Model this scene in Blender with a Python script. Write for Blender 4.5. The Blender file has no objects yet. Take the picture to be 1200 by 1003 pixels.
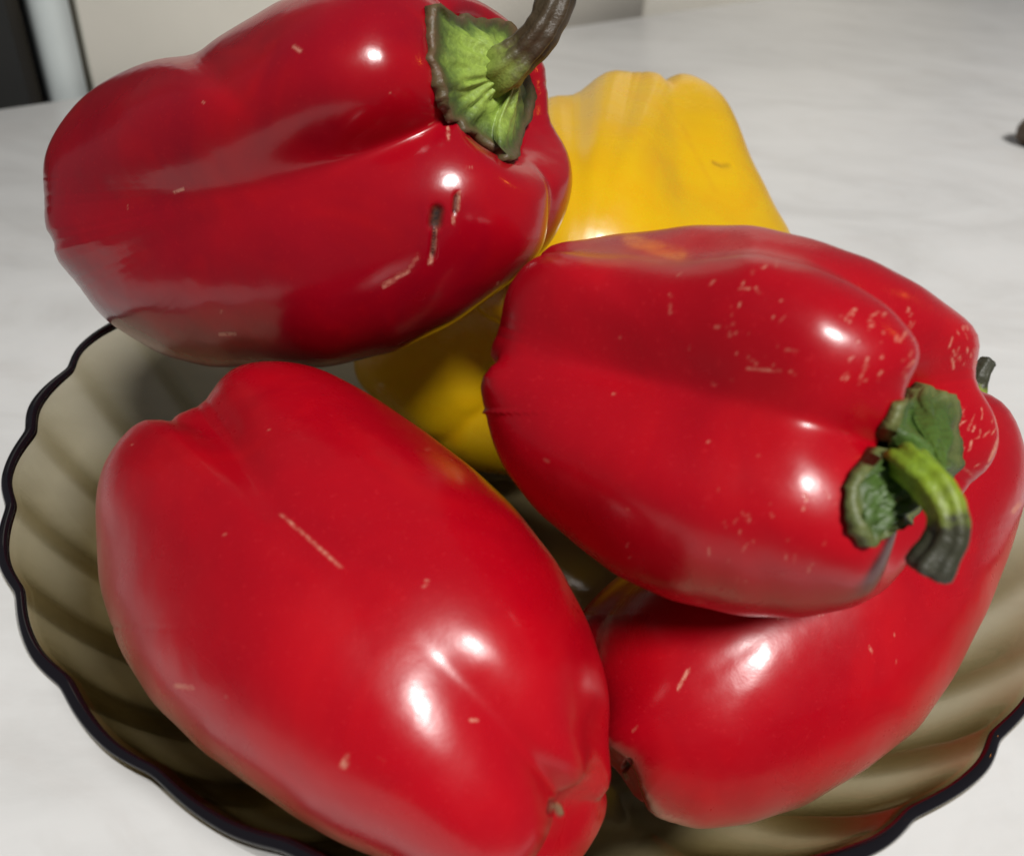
import bpy, math, random
import numpy as np

# ------------------------------------------------------------------ camera
FPX = 1050.0                      # focal length in pixels of the 1200 px wide photograph
CAM = np.array([0.0, -0.196, 0.219])
YAW, PITCH, ROLL = math.radians(-1.8), math.radians(37.4), math.radians(4.9)
_f = np.array([math.sin(YAW) * math.cos(PITCH), math.cos(YAW) * math.cos(PITCH), -math.sin(PITCH)])
_r0 = np.array([math.cos(YAW), -math.sin(YAW), 0.0])
_u0 = np.cross(_r0, _f)
_r = _r0 * math.cos(ROLL) + _u0 * math.sin(ROLL)
_u = -_r0 * math.sin(ROLL) + _u0 * math.cos(ROLL)


def project(X):
    v = np.asarray(X) - CAM
    z = v @ _f
    return np.stack([600 + FPX * (v @ _r) / z, 501.5 - FPX * (v @ _u) / z], -1)


def ray(px, py):
    return _f + _r * (px - 600) / FPX + _u * (501.5 - py) / FPX


def at_z(px, py, z):
    v = ray(px, py)
    return CAM + v * ((z - CAM[2]) / v[2])


def at_k(px, py, k):
    return CAM + ray(px, py) * k


scene = bpy.context.scene
col = scene.collection
cam_data = bpy.data.cameras.new('camera')
cam_data.sensor_fit = 'HORIZONTAL'
cam_data.sensor_width = 36.0
cam_data.lens = 36.0 * FPX / 1200.0
cam_data.clip_start = 0.005
cam_data.clip_end = 50.0
cam_data.dof.use_dof = True
cam_data.dof.focus_distance = 0.20
cam_data.dof.aperture_fstop = 17.0
cam = bpy.data.objects.new('camera', cam_data)
col.objects.link(cam)
from mathutils import Matrix, Vector
M = Matrix.Identity(4)
for i in range(3):
    M[i][0], M[i][1], M[i][2], M[i][3] = _r[i], _u[i], -_f[i], CAM[i]
cam.matrix_world = M
scene.camera = cam

# ------------------------------------------------------------------ world and lamps
world = bpy.data.worlds.new('World')
scene.world = world
world.use_nodes = True
wn = world.node_tree.nodes
wn['Background'].inputs[0].default_value = (0.90, 0.93, 1.0, 1)
wn['Background'].inputs[1].default_value = 0.12


def lamp(name, loc, power, size, target=(0, 0, 0.08), color=(1, 0.97, 0.92), shape='DISK', size_y=None):
    d = bpy.data.lights.new(name, 'AREA')
    d.energy = power
    d.color = color
    d.shape = shape
    d.size = size
    if size_y:
        d.size_y = size_y
    o = bpy.data.objects.new(name, d)
    col.objects.link(o)
    o.location = loc
    dv = Vector(target) - Vector(loc)
    o.rotation_euler = dv.to_track_quat('-Z', 'Y').to_euler()
    return o


lamp('ceiling_lamp', (1.17, -2.18, 3.66), 238, 0.88, color=(1, 0.98, 0.95))
lamp('warm_wall_lamp', (1.1, 0.45, 0.75), 0.35, 0.07, color=(1.0, 0.32, 0.04))

vs = scene.view_settings
vs.view_transform = 'Standard'
vs.look = 'None'
vs.exposure = 0.0
vs.gamma = 1.0
vs.use_curve_mapping = False
scene.render.engine = 'CYCLES'
scene.cycles.transparent_max_bounces = 24
scene.cycles.max_bounces = 12


# ------------------------------------------------------------------ helpers
def tag(o, label=None, cat=None, group=None, kind=None):
    if label:
        o['label'] = label
    if cat:
        o['category'] = cat
    if group:
        o['group'] = group
    if kind:
        o['kind'] = kind
    return o


def empty(name, loc):
    o = bpy.data.objects.new(name, None)
    o.empty_display_size = 0.01
    o.location = loc
    col.objects.link(o)
    return o


def mesh_obj(name, V, Fq, mat, parent=None, attrs=None, smooth=True, tris=None):
    """V world coordinates (n,3); Fq quads (m,4); tris (k,3) optional"""
    V = np.asarray(V, dtype=np.float64)
    if parent is not None:
        V = V - np.array(parent.location)
    me = bpy.data.meshes.new(name)
    faces = [tuple(q) for q in np.asarray(Fq).tolist()]
    if tris is not None:
        faces += [tuple(q) for q in np.asarray(tris).tolist()]
    nl = sum(len(q) for q in faces)
    me.vertices.add(len(V))
    me.vertices.foreach_set('co', V.astype(np.float32).ravel())
    me.loops.add(nl)
    me.polygons.add(len(faces))
    idx = np.fromiter((i for q in faces for i in q), dtype=np.int32, count=nl)
    me.loops.foreach_set('vertex_index', idx)
    tot = np.array([len(q) for q in faces], dtype=np.int32)
    st = np.concatenate([[0], np.cumsum(tot)[:-1]]).astype(np.int32)
    me.polygons.foreach_set('loop_start', st)
    me.polygons.foreach_set('loop_total', tot)
    me.update(calc_edges=True)
    me.validate()
    if smooth:
        me.polygons.foreach_set('use_smooth', np.ones(len(me.polygons), dtype=bool))
    if attrs:
        for k, a in attrs.items():
            at = me.attributes.new(k, 'FLOAT', 'POINT')
            at.data.foreach_set('value', np.asarray(a, dtype=np.float32))
    me.materials.append(mat)
    o = bpy.data.objects.new(name, me)
    col.objects.link(o)
    if parent is not None:
        o.parent = parent
    return o


def grid_faces(nr, nc, wrap=True, flip=False):
    """faces of a grid with nr rings of nc points; ring index slow"""
    i = np.arange(nr - 1)[:, None]
    j = np.arange(nc if wrap else nc - 1)[None]
    j2 = (j + 1) % nc
    a = i * nc + j
    b = i * nc + j2
    c = (i + 1) * nc + j2
    d = (i + 1) * nc + j
    q = np.stack([a, b, c, d] if not flip else [a, d, c, b], -1).reshape(-1, 4)
    return q


def catmull(pts, n):
    P = np.asarray(pts, float)
    P = np.vstack([2 * P[0] - P[1], P, 2 * P[-1] - P[-2]])
    m = len(P) - 3
    t = np.linspace(0, m, n)
    k = np.minimum(t.astype(int), m - 1)
    s = (t - k)[:, None]
    p0, p1, p2, p3 = P[k], P[k + 1], P[k + 2], P[k + 3]
    return 0.5 * ((2 * p1) + (-p0 + p2) * s + (2 * p0 - 5 * p1 + 4 * p2 - p3) * s ** 2 + (-p0 + 3 * p1 - 3 * p2 + p3) * s ** 3)


def sstep(a, b, x):
    t = np.clip((x - a) / (b - a), 0, 1)
    return t * t * (3 - 2 * t)


class Nodes:
    """small helper for building node materials"""

    def __init__(self, name):
        self.m = bpy.data.materials.new(name)
        self.m.use_nodes = True
        self.t = self.m.node_tree
        self.t.nodes.clear()
        self.out = self.n('ShaderNodeOutputMaterial')

    def n(self, kind, **kw):
        o = self.t.nodes.new(kind)
        for k, v in kw.items():
            if k.startswith('i_'):
                o.inputs[k[2:].replace('_', ' ')].default_value = v
            else:
                setattr(o, k, v)
        return o

    def l(self, a, b):
        self.t.links.new(a, b)

    def mix(self, fac, a, b):
        o = self.n('ShaderNodeMix', data_type='RGBA')
        for s, v in ((o.inputs[0], fac), (o.inputs[6], a), (o.inputs[7], b)):
            if hasattr(v, 'is_linked'):
                self.l(v, s)
            else:
                s.default_value = v if not isinstance(v, tuple) else (*v, 1)[:4]
        return o.outputs[2]

    def math(self, op, a, b=None, c=None, clamp=False):
        o = self.n('ShaderNodeMath', operation=op, use_clamp=clamp)
        for i, v in enumerate((a, b, c)):
            if v is None:
                continue
            if hasattr(v, 'is_linked'):
                self.l(v, o.inputs[i])
            else:
                o.inputs[i].default_value = v
        return o.outputs[0]

    def attr(self, name):
        return self.n('ShaderNodeAttribute', attribute_name=name).outputs['Fac']

    def noise(self, scale, detail=3, rough=0.5, vec=None, dist=0.0):
        o = self.n('ShaderNodeTexNoise')
        o.inputs['Scale'].default_value = scale
        o.inputs['Detail'].default_value = detail
        o.inputs['Roughness'].default_value = rough
        o.inputs['Distortion'].default_value = dist
        if vec is not None:
            self.l(vec, o.inputs['Vector'])
        return o.outputs['Fac']

    def ramp(self, fac, stops):
        o = self.n('ShaderNodeValToRGB')
        e = o.color_ramp.elements
        while len(e) < len(stops):
            e.new(0.5)
        for k, (p, c) in enumerate(stops):
            e[k].position = p
            e[k].color = (*c, 1) if len(c) == 3 else c
        self.l(fac, o.inputs[0])
        return o.outputs[0]

    def objco(self):
        return self.n('ShaderNodeTexCoord').outputs['Object']

    def mapped(self, vec, scale=(1, 1, 1), rot=(0, 0, 0)):
        o = self.n('ShaderNodeMapping')
        o.inputs['Scale'].default_value = scale
        o.inputs['Rotation'].default_value = rot
        self.l(vec, o.inputs['Vector'])
        return o.outputs[0]


# ------------------------------------------------------------------ materials
def pepper_material(name, base, deep, pale, orange, rough=0.29, coat=0.06, warm=(0.49, 0.003, 0.008)):
    N = Nodes(name)
    co = N.objco()
    big = N.noise(22, 4, 0.55, co, 0.4)
    c = N.mix(N.math('MULTIPLY_ADD', big, 2.4, -0.7, clamp=True), deep, base)
    # ripening patches
    c = N.mix(N.math('MULTIPLY_ADD', N.noise(38, 3, 0.6, co, 0.8), 2.2, -1.05, clamp=True), c, warm)
    # tiny pale lenticels under the skin
    sp = N.noise(1100, 2, 0.5, co)
    c = N.mix(N.math('MULTIPLY_ADD', sp, 2.2, -1.35, clamp=True), c, pale)
    on = N.noise(220, 3, 0.6, co)
    c = N.mix(N.math('MULTIPLY', N.attr('orange'), N.math('MULTIPLY_ADD', on, 2.5, -0.5, clamp=True)), c, orange)
    scar_hollow = N.attr('scar_hollow')
    sn = N.noise(800, 3, 0.6, co)
    pal = N.math('MULTIPLY', N.attr('pale'), N.math('MULTIPLY_ADD', sn, 3.0, -0.9, clamp=True))
    c = N.mix(N.math('MULTIPLY', pal, 0.8), c, (0.74, 0.40, 0.27))
    c = N.mix(scar_hollow, c, N.ramp(sn, [(0.35, (0.012, 0.004, 0.003)), (0.65, (0.09, 0.03, 0.015))]))
    c = N.mix(N.attr('nub'), c, (0.20, 0.13, 0.07))
    b = N.n('ShaderNodeBsdfPrincipled')
    N.l(c, b.inputs['Base Color'])
    rn = N.noise(55, 5, 0.65, co, 0.5)
    ro = N.math('ADD', N.math('MULTIPLY_ADD', rn, 0.30, rough - 0.15), N.math('MULTIPLY', N.math('ADD', pal, scar_hollow), 0.35), clamp=True)
    N.l(ro, b.inputs['Roughness'])
    b.inputs['IOR'].default_value = 1.44
    b.inputs['Subsurface Weight'].default_value = 0.06
    b.inputs['Subsurface Radius'].default_value = (1.0, 0.25, 0.1)
    b.inputs['Subsurface Scale'].default_value = 0.004
    b.inputs['Coat Weight'].default_value = coat
    b.inputs['Coat Roughness'].default_value = 0.10
    # waxy unevenness of the skin, fine pores, raised or sunken marks
    h = N.math('ADD', N.noise(70, 2, 0.5, co), N.math('MULTIPLY', N.noise(260, 3, 0.55, co), 0.10))
    h = N.math('ADD', h, N.math('MULTIPLY', N.noise(1300, 2, 0.5, co), 0.02))
    h = N.math('ADD', h, N.math('MULTIPLY', pal, 0.14))
    h = N.math('SUBTRACT', h, N.math('MULTIPLY', scar_hollow, 0.3))
    bm = N.n('ShaderNodeBump')
    bm.inputs['Strength'].default_value = 0.30
    bm.inputs['Distance'].default_value = 0.0013
    N.l(h, bm.inputs['Height'])
    N.l(bm.outputs[0], b.inputs['Normal'])
    N.l(bm.outputs[0], b.inputs['Coat Normal'])
    N.l(b.outputs[0], N.out.inputs[0])
    return N.m


RED = dict(base=(0.44, 0.001, 0.008), deep=(0.32, 0.0007, 0.007), pale=(0.52, 0.015, 0.022), orange=(0.75, 0.20, 0.01))
M_RED_BRIGHT = pepper_material('bright_red_pepper_skin', **RED)
M_RED_DEEP = pepper_material('deep_red_pepper_skin', base=(0.33, 0.001, 0.008), deep=(0.21, 0.0008, 0.009), pale=(0.38, 0.008, 0.012), orange=(0.6, 0.05, 0.01), rough=0.22, coat=0.14, warm=(0.40, 0.002, 0.006))
M_YELLOW = pepper_material('yellow_pepper_skin', base=(0.66, 0.40, 0.003), deep=(0.60, 0.34, 0.002), pale=(0.70, 0.44, 0.02), orange=(0.5, 0.2, 0.01), rough=0.28, warm=(0.64, 0.30, 0.002))


def stem_material(name, stops, rim):
    """stops over the attribute 'along'; rim = dried colour over the attribute 'rimness'"""
    N = Nodes(name)
    co = N.objco()
    n1 = N.noise(260, 4, 0.65, co)
    n2 = N.noise(900, 3, 0.6, co)
    c = N.ramp(N.math('ADD', N.attr('along'), N.math('MULTIPLY_ADD', n1, 0.40, -0.20)), stops)
    c = N.mix(N.math('MULTIPLY_ADD', n2, 1.6, -0.5, clamp=True), c, N.mix(0.55, c, (0.012, 0.014, 0.004)))
    c = N.mix(N.math('MULTIPLY', N.attr('rimness'), N.math('MULTIPLY_ADD', n1, 2.0, -0.3, clamp=True)), c, rim)
    b = N.n('ShaderNodeBsdfPrincipled')
    N.l(c, b.inputs['Base Color'])
    b.inputs['Roughness'].default_value = 0.5
    bm = N.n('ShaderNodeBump')
    bm.inputs['Strength'].default_value = 0.5
    bm.inputs['Distance'].default_value = 0.0008
    N.l(N.math('ADD', n1, N.math('MULTIPLY', n2, 0.5)), bm.inputs['Height'])
    N.l(bm.outputs[0], b.inputs['Normal'])
    N.l(b.outputs[0], N.out.inputs[0])
    return N.m


M_CALYX_A = stem_material('pale_green_calyx', [(0.0, (0.34, 0.45, 0.08)), (0.6, (0.27, 0.39, 0.06)), (0.85, (0.06, 0.10, 0.02)), (1.0, (0.05, 0.06, 0.015))], (0.12, 0.07, 0.035))
M_STEM_A = stem_material('dried_brown_stem', [(0.0, (0.28, 0.38, 0.07)), (0.26, (0.22, 0.28, 0.05)), (0.36, (0.10, 0.09, 0.03)), (0.46, (0.055, 0.032, 0.014)), (0.8, (0.06, 0.04, 0.02)), (1.0, (0.02, 0.013, 0.008))], (0.03, 0.02, 0.012))
M_CALYX_B = stem_material('dark_green_calyx', [(0.0, (0.09, 0.17, 0.02)), (0.5, (0.07, 0.14, 0.02)), (1.0, (0.045, 0.08, 0.018))], (0.15, 0.16, 0.05))
M_STEM_B = stem_material('green_stem_with_grey_tip', [(0.0, (0.16, 0.30, 0.02)), (0.45, (0.25, 0.36, 0.02)), (0.60, (0.22, 0.28, 0.03)), (0.70, (0.05, 0.05, 0.025)), (1.0, (0.045, 0.045, 0.03))], (0.05, 0.045, 0.03))


def glass_material():
    N = Nodes('smoked_glass')
    tr = N.n('ShaderNodeBsdfTransparent')
    gl = N.n('ShaderNodeBsdfGlossy')
    gl.inputs['Roughness'].default_value = 0.06
    lw = N.n('ShaderNodeLayerWeight')
    lw.inputs['Blend'].default_value = 0.5
    fr = N.math('MULTIPLY_ADD', N.math('POWER', lw.outputs['Facing'], 5.0), 0.85, 0.04, clamp=True)
    mx = N.n('ShaderNodeMixShader')
    N.l(fr, mx.inputs[0])
    N.l(tr.outputs[0], mx.inputs[1])
    N.l(gl.outputs[0], mx.inputs[2])
    N.l(mx.outputs[0], N.out.inputs[0])
    va = N.n('ShaderNodeVolumeAbsorption')
    va.inputs['Color'].default_value = (0.46, 0.37, 0.10, 1)
    va.inputs['Density'].default_value = 215
    N.l(va.outputs[0], N.out.inputs[1])
    return N.m


def rim_material():
    N = Nodes('painted_dark_rim')
    b = N.n('ShaderNodeBsdfPrincipled')
    b.inputs['Base Color'].default_value = (0.006, 0.005, 0.007, 1)  # near-black colour stands in for light lost inside the glass edge
    b.inputs['Roughness'].default_value = 0.06
    b.inputs['IOR'].default_value = 1.5
    N.l(b.outputs[0], N.out.inputs[0])
    return N.m


def table_material():
    N = Nodes('white_marble_laminate')
    co = N.objco()
    v = N.mapped(co, (4.0, 8.5, 1), (0, 0, math.radians(-24)))
    a = N.noise(1.4, 7, 0.62, v, 1.6)
    v2 = N.mapped(co, (9.0, 24.0, 1), (0, 0, math.radians(-14)))
    b_ = N.noise(1.1, 6, 0.65, v2, 1.4)
    cl = N.noise(16, 5, 0.65, co, 1.0)
    c = N.ramp(a, [(0.30, (0.52, 0.515, 0.50)), (0.48, (0.59, 0.588, 0.575)), (0.62, (0.62, 0.618, 0.605))])
    c = N.mix(N.math('MULTIPLY_ADD', b_, 1.8, -0.95, clamp=True), c, (0.50, 0.475, 0.45))
    c = N.mix(N.math('MULTIPLY_ADD', cl, 1.8, -0.95, clamp=True), c, (0.51, 0.50, 0.475))
    s = N.n('ShaderNodeBsdfPrincipled')
    N.l(c, s.inputs['Base Color'])
    s.inputs['Roughness'].default_value = 0.32
    N.l(s.outputs[0], N.out.inputs[0])
    return N.m


def plain_material(name, rgb, rough=0.6, var=0.12, scale=14):
    N = Nodes(name)
    co = N.objco()
    n = N.noise(scale, 5, 0.6, co)
    dark = tuple(x * (1 - 2 * var) for x in rgb)
    c = N.mix(N.math('MULTIPLY_ADD', n, 1.8, -0.4, clamp=True), dark, rgb)
    s = N.n('ShaderNodeBsdfPrincipled')
    N.l(c, s.inputs['Base Color'])
    s.inputs['Roughness'].default_value = rough
    N.l(s.outputs[0], N.out.inputs[0])
    return N.m


# ------------------------------------------------------------------ peppers (geometry in numpy)
PROFILE = [(0.0, 0.405), (0.13, 0.410), (0.26, 0.435), (0.40, 0.478), (0.57, 0.50), (0.76, 0.468), (0.91, 0.375), (0.985, 0.23),
           (1.0, 0.06), (0.992, -0.12), (0.95, -0.27), (0.855, -0.395), (0.70, -0.472), (0.52, -0.498), (0.34, -0.485), (0.18, -0.458), (0.08, -0.446), (0.0, -0.444)]
ROUND = PROFILE[:8] + [(1.0, 0.06), (0.99, -0.10), (0.935, -0.25), (0.82, -0.37), (0.65, -0.452), (0.46, -0.49), (0.28, -0.492), (0.14, -0.472), (0.06, -0.462), (0.0, -0.46)]


def poly_radius(poly, c, phi):
    """distance from c to the polygon outline in direction phi (image space), farthest crossing"""
    P = np.asarray(poly, float)
    Q = np.roll(P, -1, 0)
    out = np.zeros(len(phi))
    for n, a in enumerate(phi):
        d = np.array([math.cos(a), math.sin(a)])
        e = Q - P
        w = P - c
        den = d[0] * e[:, 1] - d[1] * e[:, 0]
        den[np.abs(den) < 1e-9] = 1e-9
        t = (w[:, 0] * e[:, 1] - w[:, 1] * e[:, 0]) / den
        s = (w[:, 0] * d[1] - w[:, 1] * d[0]) / den
        ok = (s >= 0) & (s < 1) & (t > 0)
        out[n] = t[ok].max() if ok.any() else 0
    return out


def smooth_ring(a, k):
    for _ in range(k):
        a = (np.roll(a, 1) + 2 * a + np.roll(a, -1)) / 4
    return a


class Pepper:
    """bell pepper: lobed, dimpled at both ends, outline fitted to the traced one"""

    def __init__(s, blossom, stem, radius, grooves, outline, nt=330, na=420, seed=0, taper=0.0, depth=(0.16, 0.07, 0.20), end=0.10, profile=None, lobes=1.0):
        rng = np.random.RandomState(seed)
        s.nt, s.na = nt, na
        blossom, stem = np.asarray(blossom, float), np.asarray(stem, float)
        s.c = (blossom + stem) / 2
        a = stem - blossom
        L = np.linalg.norm(a)
        a /= L
        s.axis, s.L = a, L
        toc = CAM - s.c
        w = toc - a * (toc @ a)
        w /= np.linalg.norm(w)
        v = np.cross(a, w)
        prof = catmull(profile or PROFILE, 2000)
        # even spacing along the profile
        ds = np.concatenate([[0], np.cumsum(np.linalg.norm(np.diff(prof * [radius, L], axis=0), axis=1))])
        q = np.linspace(0, ds[-1], nt)
        rho = np.interp(q, ds, prof[:, 0])
        z = np.interp(q, ds, prof[:, 1])
        rho = np.maximum(rho, 0.002)
        th = np.linspace(0, 2 * math.pi, na, endpoint=False)
        RHO, TH = np.meshgrid(rho, th, indexing='ij')
        Z = np.repeat(z[:, None], na, 1)
        tt = Z + 0.5                                   # 1 at the stem end, 0 at the blossom end
        dep = np.where(tt > 0.5, depth[1] + (depth[0] - depth[1]) * sstep(0.55, 0.95, tt), depth[1] + (depth[2] - depth[1]) * sstep(0.5, 0.05, tt))
        G = np.zeros_like(TH)
        for gv in grooves:
            g, gd, gw = gv[:3]
            opt = gv[3] if len(gv) > 3 else {}
            gd = gd * (1 + (opt.get('s', 1) - 1) * sstep(0.1, 0.45, Z)) * (1 + (opt.get('b', 1) - 1) * sstep(-0.05, -0.42, Z))
            tw = np.radians(g + opt.get('tw', 0.0) * Z) + 0.10 * np.sin(3.1 * Z + seed + g)
            dlt = np.abs((TH - tw + math.pi) % (2 * math.pi) - math.pi)
            sharp = np.exp(-(np.sqrt(dlt ** 2 + 0.06 ** 2) - 0.06) / math.radians(gw * 0.55))
            soft = np.exp(-(dlt / math.radians(gw * 1.5)) ** 2)
            mixs = 0.10 + 0.45 * sstep(0.25, 0.5, np.abs(Z))          # creases sharpen towards the ends
            G = G + gd * (mixs * sharp + (1 - mixs) * soft)
        lob = np.ones_like(TH)
        for k in (1, 2, 3):
            lob += lobes * 0.035 / k * np.cos(k * TH + rng.uniform(0, 6.28) + 1.4 * Z * k)
        inner = sstep(0.05, 0.45, RHO)
        R = radius * RHO * (1 - dep * G * inner) * (1 + (lob - 1) * inner) * (1 + taper * Z)
        endm = sstep(0.25, 0.5, np.abs(Z)) * inner
        lobz = 1 + lobes * 0.05 * np.cos(2 * TH + rng.uniform(0, 6.28)) * endm + lobes * 0.03 * np.cos(TH + rng.uniform(0, 6.28)) * endm
        Zz = Z * L * (1 - end * G * endm) * lobz
        # soft lumps
        lump = np.zeros_like(TH)
        for k in range(10):
            m = rng.randint(2, 7)
            lump += rng.normal() * np.cos(m * TH + rng.uniform(2, 9) * Z * 2 + rng.uniform(0, 6.28)) / (1 + m * 0.5)
        R = R * (1 + 0.006 * lump * inner)
        V = s.c + a * Zz[..., None] + w * (R * np.cos(TH))[..., None] + v * (R * np.sin(TH))[..., None]
        V = V.reshape(-1, 3)
        # fit the outline, working in the plane across the line of sight, keeping the depth
        s.report = None
        if outline is not None:
            oc = np.asarray(outline, float)
            x, y = oc[:, 0], oc[:, 1]
            x2, y2 = np.roll(x, -1), np.roll(y, -1)
            cr = x * y2 - x2 * y
            ctr = np.array([((x + x2) * cr).sum(), ((y + y2) * cr).sum()]) / (3 * cr.sum())
            nb = 150
            phi = np.linspace(-math.pi, math.pi, nb, endpoint=False)
            tgt = poly_radius(oc, ctr, phi)
            first = None
            for it in range(7):
                p = project(V) - ctr
                ang = np.arctan2(p[:, 1], p[:, 0])
                rad = np.hypot(p[:, 0], p[:, 1])
                b = ((ang + math.pi) / (2 * math.pi) * nb).astype(int) % nb
                cur = np.zeros(nb)
                np.maximum.at(cur, b, rad)
                cur = np.maximum(cur, 5)
                ratio = smooth_ring(tgt / cur, 5 if it > 3 else 8)
                if first is None:
                    first = ratio.copy()
                f = np.interp(ang, np.append(phi, math.pi) + math.pi / nb, np.append(ratio, ratio[0]))
                rr = np.interp(ang, np.append(phi, math.pi) + math.pi / nb, np.append(cur, cur[0]))
                wgt = sstep(0.0, 1.0, rad / rr)
                mean = ratio.mean()
                sc = mean + (f - mean) * wgt if it < 2 else 1 + (f - 1) * wgt
                n = s.c - CAM
                n /= np.linalg.norm(n)
                o0 = CAM + ray(*ctr) * ((s.c - CAM) @ n / (ray(*ctr) @ n))
                dv = V - o0
                dn = dv @ n
                V = o0 + (dv - dn[:, None] * n) * sc[:, None] + dn[:, None] * n
            s.report = (first.min(), first.mean(), first.max())
        s.V = V
        s.finish()

    def finish(s):
        g = s.V.reshape(s.nt, s.na, 3)
        dt = np.gradient(g, axis=0)
        da = np.roll(g, -1, 1) - np.roll(g, 1, 1)
        n = np.cross(da, dt)
        n /= np.linalg.norm(n, axis=-1)[..., None] + 1e-12
        out = g - g.mean((0, 1))
        mid = s.nt // 2
        if (n[mid] * out[mid]).sum() < 0:
            n = -n
        s.N = n.reshape(-1, 3)
        s.px = project(s.V)
        s.front = ((CAM - s.V) * s.N).sum(1) > 0
        s.dist = np.linalg.norm(s.V - CAM, axis=1)

    def patch(s, box):
        """only the facing points inside a pixel box, for many look-ups"""
        m = s.front & (s.px[:, 0] > box[0]) & (s.px[:, 0] < box[2]) & (s.px[:, 1] > box[1]) & (s.px[:, 1] < box[3])
        return s.px[m], s.V[m], s.N[m], s.dist[m]

    def hit(s, px, py):
        d = np.hypot(s.px[:, 0] - px, s.px[:, 1] - py) + np.where(s.front, 0, 1e4)
        near = np.where(d < d.min() + 1.5)[0]
        k = near[np.argmin(s.dist[near])]
        return s.V[k].copy(), s.N[k].copy()

    def mark(s, lines):
        """value 0..1 near polylines given in photo pixels, on the facing side only; items: (points, half width, strength)"""
        out = np.zeros(len(s.V))
        for pts, hw, st in lines:
            P = np.asarray(pts, float)
            c = P.mean(0)
            rad = np.hypot(*(P - c).T).max() + hw * 3 + 2
            idx = np.where(s.front & (np.abs(s.px[:, 0] - c[0]) < rad) & (np.abs(s.px[:, 1] - c[1]) < rad))[0]
            if len(idx) == 0:
                continue
            q = s.px[idx]
            dd = np.full(len(idx), 1e9)
            for A, B in zip(P[:-1], P[1:]):
                e = B - A
                t = np.clip(((q - A) @ e) / (e @ e + 1e-9), 0, 1)
                dd = np.minimum(dd, np.hypot(*(q - A - t[:, None] * e).T))
            out[idx] = np.maximum(out[idx], st * sstep(hw * 1.6, hw * 0.4, dd))
        return out

    def build(s, name, mat, label, group=None, marks=None):
        base = s.V[np.argmin(s.V[:, 2])]
        root = empty(name, tuple(s.c))
        tag(root, label, 'bell pepper', group)
        marks = marks or {}
        at = {k: s.mark(marks.get(k, [])) for k in ('pale', 'scar_hollow', 'orange', 'nub')}
        g = s.V
        # small pits under the scars and the painted dark hollows
        if 'scar_hollow' in marks:
            g = g - s.N * (0.0012 * at['scar_hollow'])[:, None]
        if 'nub' in marks:
            g = g + s.N * (0.0008 * at['nub'])[:, None]
        V = np.vstack([g, g[:s.na].mean(0), g[-s.na:].mean(0)])
        for k in at:
            at[k] = np.concatenate([at[k], [0, 0]])
        q = grid_faces(s.nt, s.na)
        j = np.arange(s.na)
        t0 = np.stack([np.full(s.na, len(g)), (j + 1) % s.na, j], -1)
        o = (s.nt - 1) * s.na
        t1 = np.stack([np.full(s.na, len(g) + 1), o + j, o + (j + 1) % s.na], -1)
        mesh_obj('skin', V, q, mat, root, at, tris=np.vstack([t0, t1]))
        s.root = root
        return root


def tube(curve, radii, na=20, nt=40, ridges=5, rid=0.12, seed=0, flat_end=True):
    rng = np.random.RandomState(seed)
    C = catmull(curve, nt)
    r = np.interp(np.linspace(0, 1, nt), np.linspace(0, 1, len(radii)), radii)
    T = np.gradient(C, axis=0)
    T /= np.linalg.norm(T, axis=1)[:, None]
    ref = np.array([0.3, 0.2, 0.9])
    th = np.linspace(0, 2 * math.pi, na, endpoint=False)
    ph = rng.uniform(0, 6.28)
    V, al = [], []
    X = np.cross(ref, T[0])
    for i in range(nt):
        X = X - T[i] * (X @ T[i])
        X /= np.linalg.norm(X)
        Y = np.cross(T[i], X)
        rr = r[i] * (1 + rid * np.cos(ridges * th + ph + 0.6 * i / nt) + 0.07 * np.cos(2 * th + 5 * i / nt + ph) + 0.05 * np.cos((ridges * 2 + 1) * th + 2.3 * ph) + 0.02 * math.sin(i * 0.37 + ph * 3) + 0.02 * math.sin(i * 0.83 + ph) + 0.03 * np.cos(3 * th + 0.25 * i))
        V.append(C[i] + (rr * np.cos(th))[:, None] * X + (rr * np.sin(th))[:, None] * Y)
        al.append(np.full(na, i / (nt - 1)))
    # rough cut end
    for k, (sc, dz) in enumerate(((0.8, 0.25), (0.45, 0.12), (0.05, 0.0))):
        V.append(C[-1] + (V[nt - 1] - C[-1]) * sc + T[-1] * r[-1] * dz)
        al.append(np.full(na, 1.0))
    V = np.vstack(V)
    q = grid_faces(nt + 3, na)
    return V, q, np.concatenate(al)


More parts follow.
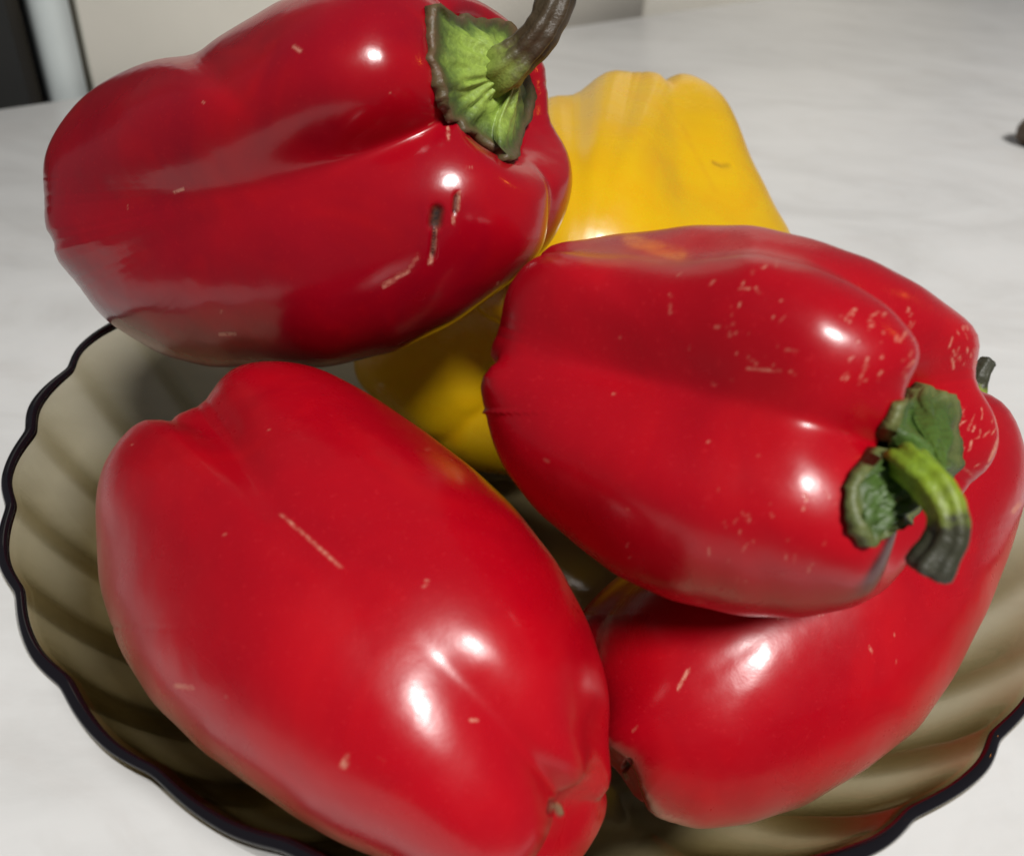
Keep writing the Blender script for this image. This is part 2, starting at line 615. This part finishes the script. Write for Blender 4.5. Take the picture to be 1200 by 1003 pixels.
def calyx(pep, outline, centre, rise, seed=0, lift=0.0012, nr=22, na=120, wr=0.0012, raise_max=0.012):
    """cap of dried sepals: rim follows the traced outline on the skin, middle rises to the stem"""
    rng = np.random.RandomState(seed)
    P = catmull(np.vstack([outline, outline[:1]]), na + 1)[:-1]
    jag = smooth_ring(rng.normal(size=na), 1) * 3.0
    P = P + (P - np.asarray(centre)) / np.linalg.norm(P - np.asarray(centre), axis=1)[:, None] * jag[:, None]
    rim = np.array([pep.hit(*p)[0] for p in P])
    ax = pep.axis
    # keep the rim from dropping into the dimple
    c0 = rim.mean(0)
    hgt = (rim - c0) @ ax
    hs = smooth_ring(hgt, 40)
    # raise each rim point along its own line of sight, so that the cap keeps its outline
    rv = np.array([ray(*p) for p in P])
    kk = (hs + lift + (c0 - CAM) @ ax) / (rv @ ax)
    kk = np.clip(kk, (rim - CAM) @ _f - raise_max, (rim - CAM) @ _f - 0.0006)
    rim = CAM + rv * kk[:, None]
    cp, _ = pep.hit(*centre)
    v = ray(*centre)
    k = ((c0 - CAM) @ ax) / (v @ ax)
    base = CAM + v * k
    top = base + ax * rise
    rings, al, rm = [], [], []
    th = np.linspace(0, 2 * math.pi, na, endpoint=False)
    ph = rng.uniform(0, 6.28, 8)
    for j in range(nr):
        u = j / (nr - 1)
        f = u ** 1.0
        pos = base + (rim - base) * f + ax * rise * ((1 - u) ** 1.6)[..., None] if False else base + (rim - base) * f + ax * (rise * (1 - u) ** 1.6)
        wob = sum(np.cos(m * th + ph[i] + 3.0 * u * (i % 3 - 1)) for i, m in enumerate((5, 7, 11, 16))) / 4
        wob = wob + 0.7 * sum(np.cos(m * th + ph[(i + 3) % 8] * 2 + (9 + 4 * i) * u) for i, m in enumerate((9, 14, 23))) / 3
        pos = pos + ax * (wr * wob * math.sin(math.pi * min(1, u * 1.05)) * (0.4 + u))[:, None] if True else pos
        if u > 0.86:
            pos = pos + ax * (0.0018 * (u - 0.86) / 0.14 * (0.6 + 0.4 * np.cos(5 * th + ph[5])))[:, None]
        rings.append(pos)
        al.append(np.full(na, u))
        rm.append(np.full(na, float(sstep(0.80, 1.0, u))))
    # thickness of the rim, then tuck under
    rings.append(rim - ax * 0.001 + (rim - base) * 0.02)
    al.append(np.ones(na)); rm.append(np.ones(na))
    tuck = np.linalg.norm(rim - CAM, axis=1)
    rings.append(CAM + (rim - CAM) * (1 + (raise_max + 0.002) / tuck)[:, None] - (rim - base) * 0.10)
    al.append(np.ones(na)); rm.append(np.ones(na))
    V = np.vstack(rings)
    # keep the cap above the skin
    vp = project(V)
    ppx, pV, pN, pd = pep.patch((*(vp.min(0) - 20), *(vp.max(0) + 20)))
    vd = np.linalg.norm(V - CAM, axis=1)
    al_ = np.concatenate(al)
    lim = np.zeros(nr * na)
    for i in range(nr * na):
        dd = (ppx[:, 0] - vp[i, 0]) ** 2 + (ppx[:, 1] - vp[i, 1]) ** 2
        k = np.argmin(dd + np.where(dd < dd.min() + 4, pd * 5, 1e3))
        lim[i] = pd[k]
    lim = lim.reshape(nr, na)
    pad = np.vstack([lim[:1], lim, lim[-1:]])
    cand = [np.roll(pad[1 + di:nr + 1 + di], dj, 1) for di in (-1, 0, 1) for dj in (-2, -1, 0, 1, 2)]
    lim = np.min(cand, 0).ravel() - lift * (1.0 + 0.8 * (1 - al_[:nr * na]))
    far = np.maximum(vd[:nr * na] - lim, 0)
    V[:nr * na] = CAM + (V[:nr * na] - CAM) * ((vd[:nr * na] - far) / vd[:nr * na])[:, None]
    return V, grid_faces(nr + 2, na), np.concatenate(al), np.concatenate(rm), top


OUT_A = [(225, 65), (270, 34), (320, 2), (380, -22), (440, -32), (500, -25), (560, -4), (600, 24), (630, 60), (643, 95), (640, 130), (662, 160), (672, 200),
         (667, 240), (648, 282), (600, 330), (540, 375), (470, 410), (390, 430), (310, 433), (250, 435), (190, 420), (130, 385), (95, 345), (72, 315),
         (57, 285), (51, 235), (50, 190), (65, 152), (95, 115), (135, 88), (180, 70)]
OUT_B = [(581, 400), (585, 360), (602, 325), (640, 290), (700, 277), (760, 271), (810, 264), (880, 264), (950, 278), (1020, 300), (1080, 330), (1130, 365),
         (1147, 390), (1148, 415), (1141, 437), (1164, 468), (1173, 510), (1161, 545), (1130, 575), (1105, 612), (1070, 655), (1040, 690), (1000, 712),
         (940, 724), (870, 722), (790, 705), (730, 680), (680, 645), (630, 605), (590, 555), (568, 500), (563, 460), (570, 425)]
OUT_C = [(225, 489), (240, 455), (275, 430), (320, 422), (370, 430), (430, 460), (490, 500), (550, 545), (600, 590), (650, 650), (690, 720), (712, 780),
         (719, 825), (719, 868), (722, 910), (716, 950), (690, 1000), (650, 1034), (590, 1048), (520, 1036), (450, 1008), (400, 988), (350, 960), (300, 925), (240, 885),
         (180, 830), (140, 770), (115, 700), (108, 640), (106, 595), (112, 560), (130, 525), (160, 498), (195, 487)]
OUT_D = [(731, 912), (747, 937), (772, 960), (820, 976), (880, 970), (950, 945), (1020, 900), (1080, 850), (1120, 790), (1160, 710), (1190, 630),
         (1206, 565), (1201, 520), (1187, 487), (1165, 460), (1120, 445), (1050, 455), (960, 500), (870, 565), (780, 635), (705, 690), (664, 740), (658, 800), (682, 860), (715, 897)]
OUT_E = [(640, 113), (668, 111), (690, 90), (715, 79), (745, 84), (790, 82), (825, 92), (850, 115), (865, 145), (880, 185), (902, 227), (928, 272),
         (930, 330), (880, 400), (800, 465), (700, 525), (620, 562), (560, 555), (500, 520), (440, 475), (414, 440), (420, 395), (460, 330), (540, 215), (600, 145)]

BOWL = [(0.0, 0.0075), (0.04, 0.0078), (0.062, 0.009), (0.078, 0.0135), (0.092, 0.0225), (0.104, 0.034), (0.1135, 0.047), (0.121, 0.060), (0.1275, 0.075)]   # inner profile r, z

PEP = {}
PEP['A'] = Pepper(at_k(100, 275, 0.250), at_k(572, 108, 0.193), 0.043, [(3, 1.95, 15), (97, .75, 16, {'tw': -26, 'b': .5}), (175, .8, 15), (-92, .55, 15)], OUT_A, nt=440, na=560, seed=3, depth=(0.16, 0.10, 0.07), end=0.05)
PEP['B'] = Pepper(at_k(600, 455, 0.187), at_k(1050, 530, 0.151), 0.037, [(-6, 2.7, 14.5, {'s': .6, 'b': .8}), (-66, 1.0, 12), (172, .8, 15), (112, .5, 20, {'s': .1, 'b': .6})], OUT_B, nt=440, na=560, seed=5, taper=0.04, depth=(0.12, 0.12, 0.11))
PEP['C'] = Pepper(at_k(652, 938, 0.151), at_k(200, 512, 0.211), 0.0405, [(5, 1.0, 13, {'b': .75, 's': 1.1}), (152, .55, 17, {'b': 1.1}), (-138, .8, 14, {'tw': -50, 'b': 1.4})], OUT_C, seed=9, taper=0.03, depth=(0.17, 0.055, 0.08), profile=ROUND, lobes=0.3)
PEP['D'] = Pepper(at_k(722, 886, 0.196), at_k(1130, 535, 0.234), 0.035, [(-58, .5, 16), (118, .5, 16), (-165, .6, 15), (-110, .6, 14)], OUT_D, seed=12, depth=(0.15, 0.05, 0.10))
PEP['E'] = Pepper(at_k(752, 98, 0.325), at_k(640, 430, 0.272), 0.046, [(-24, 1.6, 14, {'b': .8}), (62, 1.2, 16, {'b': .8}), (150, .8, 17), (-112, .8, 16)], OUT_E, seed=21, nt=260, na=330, taper=0.35, depth=(0.02, 0.10, 0.17), end=0.11)

# === BUILD
# ------------------------------------------------------------------ table
E0, E1 = at_z(0, 128, 0)[:2], at_z(890, 0, 0)[:2]          # far edge of the table seen in the photograph
ed = (E1 - E0) / np.linalg.norm(E1 - E0)
en = np.array([-ed[1], ed[0]])                              # away from the camera
pl = E0 - ed * 0.34
pr = E1 + ed * 1.2
corners = np.array([pl, pr, pr - en * 0.78, pl - en * 0.78])


def slab(poly, z0, z1, bev=0.004):
    """flat slab with softened top and bottom edges"""
    c = poly.mean(0)
    rings = []
    for (ins, z) in ((bev, z0), (0, z0 + bev), (0, z1 - bev), (bev * 0.3, z1 - bev * 0.3), (bev, z1)):
        d = poly - c
        q = c + d * (1 - ins / np.abs(d).max())
        rings.append(np.column_stack([q, np.full(len(q), z)]))
    V = np.vstack(rings)
    n = len(poly)
    F = grid_faces(len(rings), n)
    F = np.vstack([F, np.array([[3, 2, 1, 0]]), np.array([[0, 1, 2, 3]]) + 4 * n])
    return V, F


V, F = slab(corners[::-1], -0.03, 0.0)
tb = mesh_obj('table', V, F, table_material(), None, smooth=False)
tag(tb, 'white table top with faint grey marble veins, under the glass bowl', 'table')

# ------------------------------------------------------------------ background beyond the table edge
M_CUP = plain_material('beige_cupboard_front', (0.60, 0.57, 0.50), 0.5, 0.06, 9)
M_JAMB = plain_material('pale_grey_paint', (0.50, 0.54, 0.53), 0.5, 0.08)
M_GAP = plain_material('dark_gap', (0.10, 0.085, 0.06), 0.7)
M_DARK = plain_material('dark_grey_cloth', (0.065, 0.066, 0.06), 0.9)
M_BLACK = plain_material('black_cloth', (0.008, 0.008, 0.007), 0.9)
OFF = 0.02                                                  # gap between table edge and what stands behind it


def along(px, py=40, off=OFF):
    """distance along the table edge (from E0) where the pixel's line of sight meets the plane standing behind the edge"""
    v = ray(px, py)
    q0 = np.array([*(E0 + en * off), 0.0])
    n3 = np.array([*en, 0.0])
    k = ((q0 - CAM) @ n3) / (v @ n3)
    h = CAM + v * k
    return float((h[:2] - E0) @ ed)


def upright(name, s0, s1, off, thick, z0, z1, mat, parent=None, bev=0.003):
    a = E0 + ed * s0 + en * off
    b = E0 + ed * s1 + en * off
    poly = np.array([a, a + en * thick, b + en * thick, b])
    V, F = slab(poly[::-1], z0, z1, bev)
    return mesh_obj(name, V, F, mat, parent, smooth=False)


s_j0, s_j1 = along(52), along(88)
s_g1 = along(100)
s_m = along(757, 5)
zb, zt = -0.72, 0.55
cup = empty('cupboard', (*(E0 + ed * (s_g1 + 0.2) + en * OFF), zb))
tag(cup, 'beige cupboard front standing behind the far edge of the table', 'cupboard')
upright('carcass', s_g1 - 0.012, s_m + 0.75, OFF + 0.020, 0.3, zb, zt, M_GAP, cup)
upright('door', s_g1, s_m - 0.004, OFF, 0.018, zb, zt, M_CUP, cup)
upright('door', s_m + 0.004, s_m + 0.72, OFF, 0.018, zb, zt, M_CUP, cup)
jamb = upright('door_jamb', s_j0, s_j1, OFF, 0.05, zb, zt, M_JAMB)
tag(jamb, 'pale grey painted upright post beside the beige cupboard', 'door jamb')
dk = upright('upright_panel', s_j0 - 0.36, s_j0 - 0.002, OFF + 0.12, 0.02, zb, zt, M_DARK)
tag(dk, 'dark grey upright panel beside the pale post', 'panel')
# black rounded backrest at the far left
bw_, bh = 0.34, 0.62
sB = along(33, 80)
th = np.linspace(0, math.pi / 2, 14)
pts = [(sB - bw_, -0.6), (sB, -0.6)] + [(sB - 0.05 + 0.05 * math.cos(t), 0.135 + 0.10 * math.sin(t)) for t in th] + [(sB - bw_, 0.235)]
pts = np.array(pts)
front = np.array([[*(E0 + ed * a + en * (OFF + 0.02)), z] for a, z in pts])
back = front + np.array([*en, 0]) * 0.04
n = len(pts)
Vb = np.vstack([front, back])
Fb = [[i, (i + 1) % n, n + (i + 1) % n, n + i] for i in range(n)]
me = bpy.data.meshes.new('chair_back')
me.from_pydata(Vb.tolist(), [], [f[::-1] for f in Fb] + [list(range(n)), list(range(2 * n - 1, n - 1, -1))])
me.materials.append(M_BLACK)
cb = bpy.data.objects.new('chair_back', me)
col.objects.link(cb)
tag(cb, 'black rounded upright shape behind the table edge, beside the dark grey panel', 'chair back')

# small dark lump at the right border
lc = at_z(1212, 172, 0.0) + np.array([0, 0, 0.012])
tn = np.linspace(0.02, math.pi - 0.02, 26)
pn = np.linspace(0, 2 * math.pi, 40, endpoint=False)
TN, PN = np.meshgrid(tn, pn, indexing='ij')
rr = 0.0155 * (1 + 0.06 * np.cos(3 * PN + 2 * TN) + 0.05 * np.cos(7 * PN) * np.sin(5 * TN) + 0.10 * np.exp(-((PN - 3.14) / 0.18) ** 2))
Vn = lc + np.stack([rr * np.sin(TN) * np.cos(PN), rr * np.sin(TN) * np.sin(PN), 0.8 * rr * np.cos(TN)], -1).reshape(-1, 3)
nut = mesh_obj('walnut', Vn, grid_faces(26, 40, flip=True), plain_material('brown_shell', (0.10, 0.065, 0.04), 0.6, 0.2, 120))
tag(nut, 'small dark brown round lump lying on the bare table', 'walnut')

# ------------------------------------------------------------------ glass bowl
FLUTE = 0.0021
NF, PH0 = 29, math.radians(-154.6)
nb_a = NF * 22
ta = np.linspace(0, 2 * math.pi, nb_a, endpoint=False)


def flute(t):
    """0 at the notch, 1 at the middle of a flute, sharp at the notch"""
    x = ((t - PH0) * NF / (2 * math.pi)) % 1.0
    x = np.where(x < 0.62, x / 0.62 * 0.5, 0.5 + (x - 0.62) / 0.38 * 0.5)      # leaning shell-like flutes
    return np.sqrt(np.sin(math.pi * x) ** 2 + 0.03) - 0.1


prof_in = catmull(BOWL, 60)
rings = []
for i, (r, z) in enumerate(prof_in):
    amp = FLUTE * (1.6 * sstep(0.05, 0.112, r) - 0.75 * sstep(0.114, 0.1275, r))
    rr = r + amp * (flute(ta) - 0.35)
    zz = z + 0.0010 * sstep(0.11, 0.13, r) * (flute(ta) - 0.5)
    rings.append(np.stack([rr * np.cos(ta), rr * np.sin(ta), zz], -1))
# outside: same fluting, pushed out along the profile normal
tan = np.gradient(prof_in, axis=0)
tan /= np.linalg.norm(tan, axis=1)[:, None]
nrm = np.stack([tan[:, 1], -tan[:, 0]], -1)
th_ = 0.0034
hz = prof_in[:, 1] / prof_in[-1, 1]
th_ = 0.0030 + 0.0030 * (1 - hz) ** 0.8 + 0.0 * hz
outer = prof_in + nrm * th_[:, None]
outer[:, 0] = np.maximum(outer[:, 0], 0)
for i in range(len(outer) - 1, -1, -1):
    r, z = outer[i]
    r = max(r, 0.0)
    amp = FLUTE * (1.6 * sstep(0.05, 0.112, prof_in[i, 0]) - 0.75 * sstep(0.114, 0.1275, prof_in[i, 0]))
    rr = r + amp * (flute(ta) - 0.35)
    zz = max(z, 0.0035) + 0.0010 * sstep(0.11, 0.13, prof_in[i, 0]) * (flute(ta) - 0.5)
    # foot ring
    zz = zz - 0.0032 * math.exp(-((r - 0.060) / 0.0035) ** 2)
    rings.append(np.stack([rr * np.cos(ta), rr * np.sin(ta), np.broadcast_to(zz, ta.shape)], -1))
Vg = np.vstack(rings)
bowl = empty('glass_bowl', (0, 0, 0))
tag(bowl, 'smoked brown glass bowl with fluted sides and dark scalloped rim holding the peppers', 'bowl')
M_GLASS, M_RIM = glass_material(), rim_material()
mesh_obj('bowl_wall', Vg[nb_a:-nb_a], grid_faces(len(rings) - 2, nb_a, flip=True), M_GLASS, bowl,
         tris=None)
# rolled rim
rc_r = (prof_in[-1, 0] + outer[-1, 0]) / 2 + 0.85 * FLUTE * (flute(ta) - 0.35)
rc_z = prof_in[-1, 1] + 0.0010 * (flute(ta) - 0.5) - 0.0006
tb_ = np.linspace(0, 2 * math.pi, 16, endpoint=False)
RR = []
for b in tb_:
    lipv = 1 + 0.18 * np.sin(3 * ta + 0.7) * np.sin(7 * ta) + 0.12 * np.sin(17 * ta + 2)
    r = rc_r + 0.0012 * lipv * math.cos(b)
    RR.append(np.stack([r * np.cos(ta), r * np.sin(ta), rc_z + 0.0012 * lipv * math.sin(b)], -1))
RR.append(RR[0])
mesh_obj('rim', np.vstack(RR[:-1]), np.vstack([grid_faces(16, nb_a), np.stack([15 * nb_a + np.arange(nb_a), 15 * nb_a + (np.arange(nb_a) + 1) % nb_a, (np.arange(nb_a) + 1) % nb_a, np.arange(nb_a)], -1)]), M_RIM, bowl)

# ------------------------------------------------------------------ the peppers with their marks
rnd = random.Random(4)


def dashes(n, box, ang, length, hw, spread=0.4, st=0.9):
    out = []
    for _ in range(n):
        x, y = rnd.uniform(box[0], box[2]), rnd.uniform(box[1], box[3])
        a = math.radians(ang) + rnd.gauss(0, spread)
        l = length * rnd.choice((0.25, 0.35, 0.5, 0.8, 1.3)) * rnd.uniform(0.8, 1.2)
        out.append(([(x, y), (x + l * math.cos(a) * 0.5 + rnd.uniform(-1, 1), y + l * math.sin(a) * 0.5), (x + l * math.cos(a), y + l * math.sin(a))], hw * rnd.uniform(0.4, 0.75), st * rnd.uniform(0.25, 1)))
    return out


A, B, C, D, Y = (PEP[k] for k in 'ABCDE')
G_ = 'peppers piled in the glass bowl'
A.build('bell_pepper', M_RED_DEEP, 'deep red bell pepper with a long dried brown stem, on top of the pile', G_, {
    'scar_hollow': [([(512, 248), (510, 262)], 7, 1.0), ([(509, 270), (507, 300)], 2.2, .9), ([(535, 230), (533, 248)], 3, .8)],
    'pale': [([(510, 268), (509, 288), (504, 308)], 2.2, 1), ([(538, 226), (536, 246)], 2, .9), ([(532, 250), (531, 262)], 1.6, .7), ([(450, 335), (465, 325), (478, 318)], 2.2, .8),
             ([(478, 318), (490, 300)], 1.6, .4), ([(525, 150), (526, 163)], 1.6, .8), ([(205, 225), (214, 222)], 2, .8), ([(345, 55), (352, 60)], 2, .6), ([(258, 392), (275, 391)], 1.8, .9)]
            + dashes(8, (120, 90, 620, 380), 70, 8, 1.5, 0.8, .7)})
B.build('bell_pepper', M_RED_BRIGHT, 'red bell pepper with scratched shoulder and bright green bent stem', G_, {
    'pale': dashes(40, (980, 365, 1070, 450), -52, 12, 1.4, .25, 1.0) + dashes(20, (1115, 375, 1145, 425), 80, 10, 1.4, .3) + dashes(26, (1120, 480, 1166, 560), -60, 12, 1.4, .5)
            + dashes(16, (850, 390, 930, 440), 15, 7, 1.4, .4, .6) + dashes(14, (780, 310, 940, 400), -70, 8, 1.6, .6) + dashes(30, (820, 570, 990, 690), -80, 8, 1.3, .5, .6)
            + dashes(18, (585, 330, 900, 690), -30, 7, 1.5, .7, .8) + [([(875, 432), (895, 434), (915, 436)], 1.2, .5), ([(1165, 480), (1172, 510), (1160, 540)], 1.8, .8)],
    'orange': [([(738, 281), (765, 290), (796, 299)], 8, .55), ([(745, 285), (785, 296)], 3, .5), ([(690, 300), (800, 302)], 10, .12)]})
C.build('bell_pepper', M_RED_BRIGHT, 'large smooth bright red bell pepper with its blossom end showing, no stem in view', G_, {
    'nub': [([(653, 944), (655, 950)], 4.2, .9)],
    'scar_hollow': [([(648, 940), (646, 950)], 4, .6)],
    'pale': [([(330, 602), (365, 635), (400, 664)], 1.2, .6), ([(402, 898), (406, 886)], 2.4, 1), ([(205, 803), (225, 806)], 2.0, .7)] + dashes(11, (150, 470, 660, 900), 60, 6, 1.5, .9, .8)})
D.build('bell_pepper', M_RED_BRIGHT, 'red bell pepper lying lowest, under the one with the green bent stem', G_, {
    'scar_hollow': [([(732, 899), (736, 893)], 3.5, 1.0)],  # dark of the blossom dimple painted into the colour
    'nub': [([(733, 906), (735, 910)], 3.2, .5)],
    'pale': [([(795, 806), (806, 786)], 2.0, .8), ([(1187, 600), (1195, 590)], 2.5, .8)] + dashes(8, (740, 690, 1150, 900), -40, 6, 1.4, .6, .6)})
Y.build('bell_pepper', M_YELLOW, 'yellow bell pepper behind the red ones', G_, {
    'scar_hollow': [([(836, 190), (846, 194), (854, 193)], 2.0, .35)],  # dark crease line painted into the colour
    'pale': [], 'orange': [([(838, 195), (850, 200)], 7, .15), ([(800, 150), (820, 190), (838, 225)], 3, .18)]})


def stem_parts(pep, outline, centre, rise, stem_px, radii, mc, ms, seed, wr=0.0012, ridges=6, rid=0.15, raise_max=0.012):
    V, F, al, rm, top = calyx(pep, outline, centre, rise, seed, wr=wr, raise_max=raise_max)
    mesh_obj('calyx', V, F, mc, pep.root, {'along': al, 'rimness': rm})
    # stem: starts inside the cap, then follows the traced curve, a little nearer to the camera with each step
    k0 = (top - CAM) @ _f
    pts = [top - pep.axis * (rise * 0.9)]
    for i, (px, py, dk) in enumerate(stem_px):
        pts.append(at_k(px, py, k0 + dk))
    V, F, al = tube(pts, radii, na=28, nt=60, ridges=ridges, rid=rid, seed=seed)
    mesh_obj('stem', V, F, ms, pep.root, {'along': al, 'rimness': np.clip(al * 0 + (al > 0.97), 0, 1)})


stem_parts(A, [(503, 6), (506, 60), (514, 105), (522, 132), (555, 158), (597, 188), (610, 165), (621, 132), (618, 95), (612, 55), (590, 30), (560, 22), (530, 20)],
           (566, 92), 0.0095, [(590, 80, -0.002), (612, 62, -0.004), (634, 38, -0.006), (649, 8, -0.007), (655, -25, -0.007)],
           [0.0050, 0.0048, 0.0040, 0.0036, 0.0034, 0.0035, 0.0038], M_CALYX_A, M_STEM_A, 2, wr=0.0011)
stem_parts(B, [(1080, 450), (1103, 462), (1123, 478), (1117, 512), (1116, 548), (1100, 585), (1065, 600), (1045, 618), (1028, 636), (1008, 630), (1000, 604), (1003, 568), (1028, 520), (1056, 474)],
           (1058, 545), 0.006, [(1066, 545, -0.004), (1092, 568, -0.008), (1109, 598, -0.010), (1110, 630, -0.010), (1088, 668, -0.009)],
           [0.0030, 0.0030, 0.0028, 0.0026, 0.0024, 0.0025, 0.0029], M_CALYX_B, M_STEM_B, 6, wr=0.0016, raise_max=0.0018)
# stem of the lowest red pepper, only its tip peeps out behind the one above
kd = (np.array(at_k(1140, 470, 0.245)) - CAM) @ _f
V, F, al = tube([at_k(1115, 500, kd - 0.012), at_k(1135, 462, kd), at_k(1148, 438, kd), at_k(1158, 424, kd)], [0.006, 0.0038, 0.0026, 0.0022], seed=8)
mesh_obj('stem', V, F, M_STEM_B, D.root, {'along': 0.4 + 0.6 * al, 'rimness': al * 0})
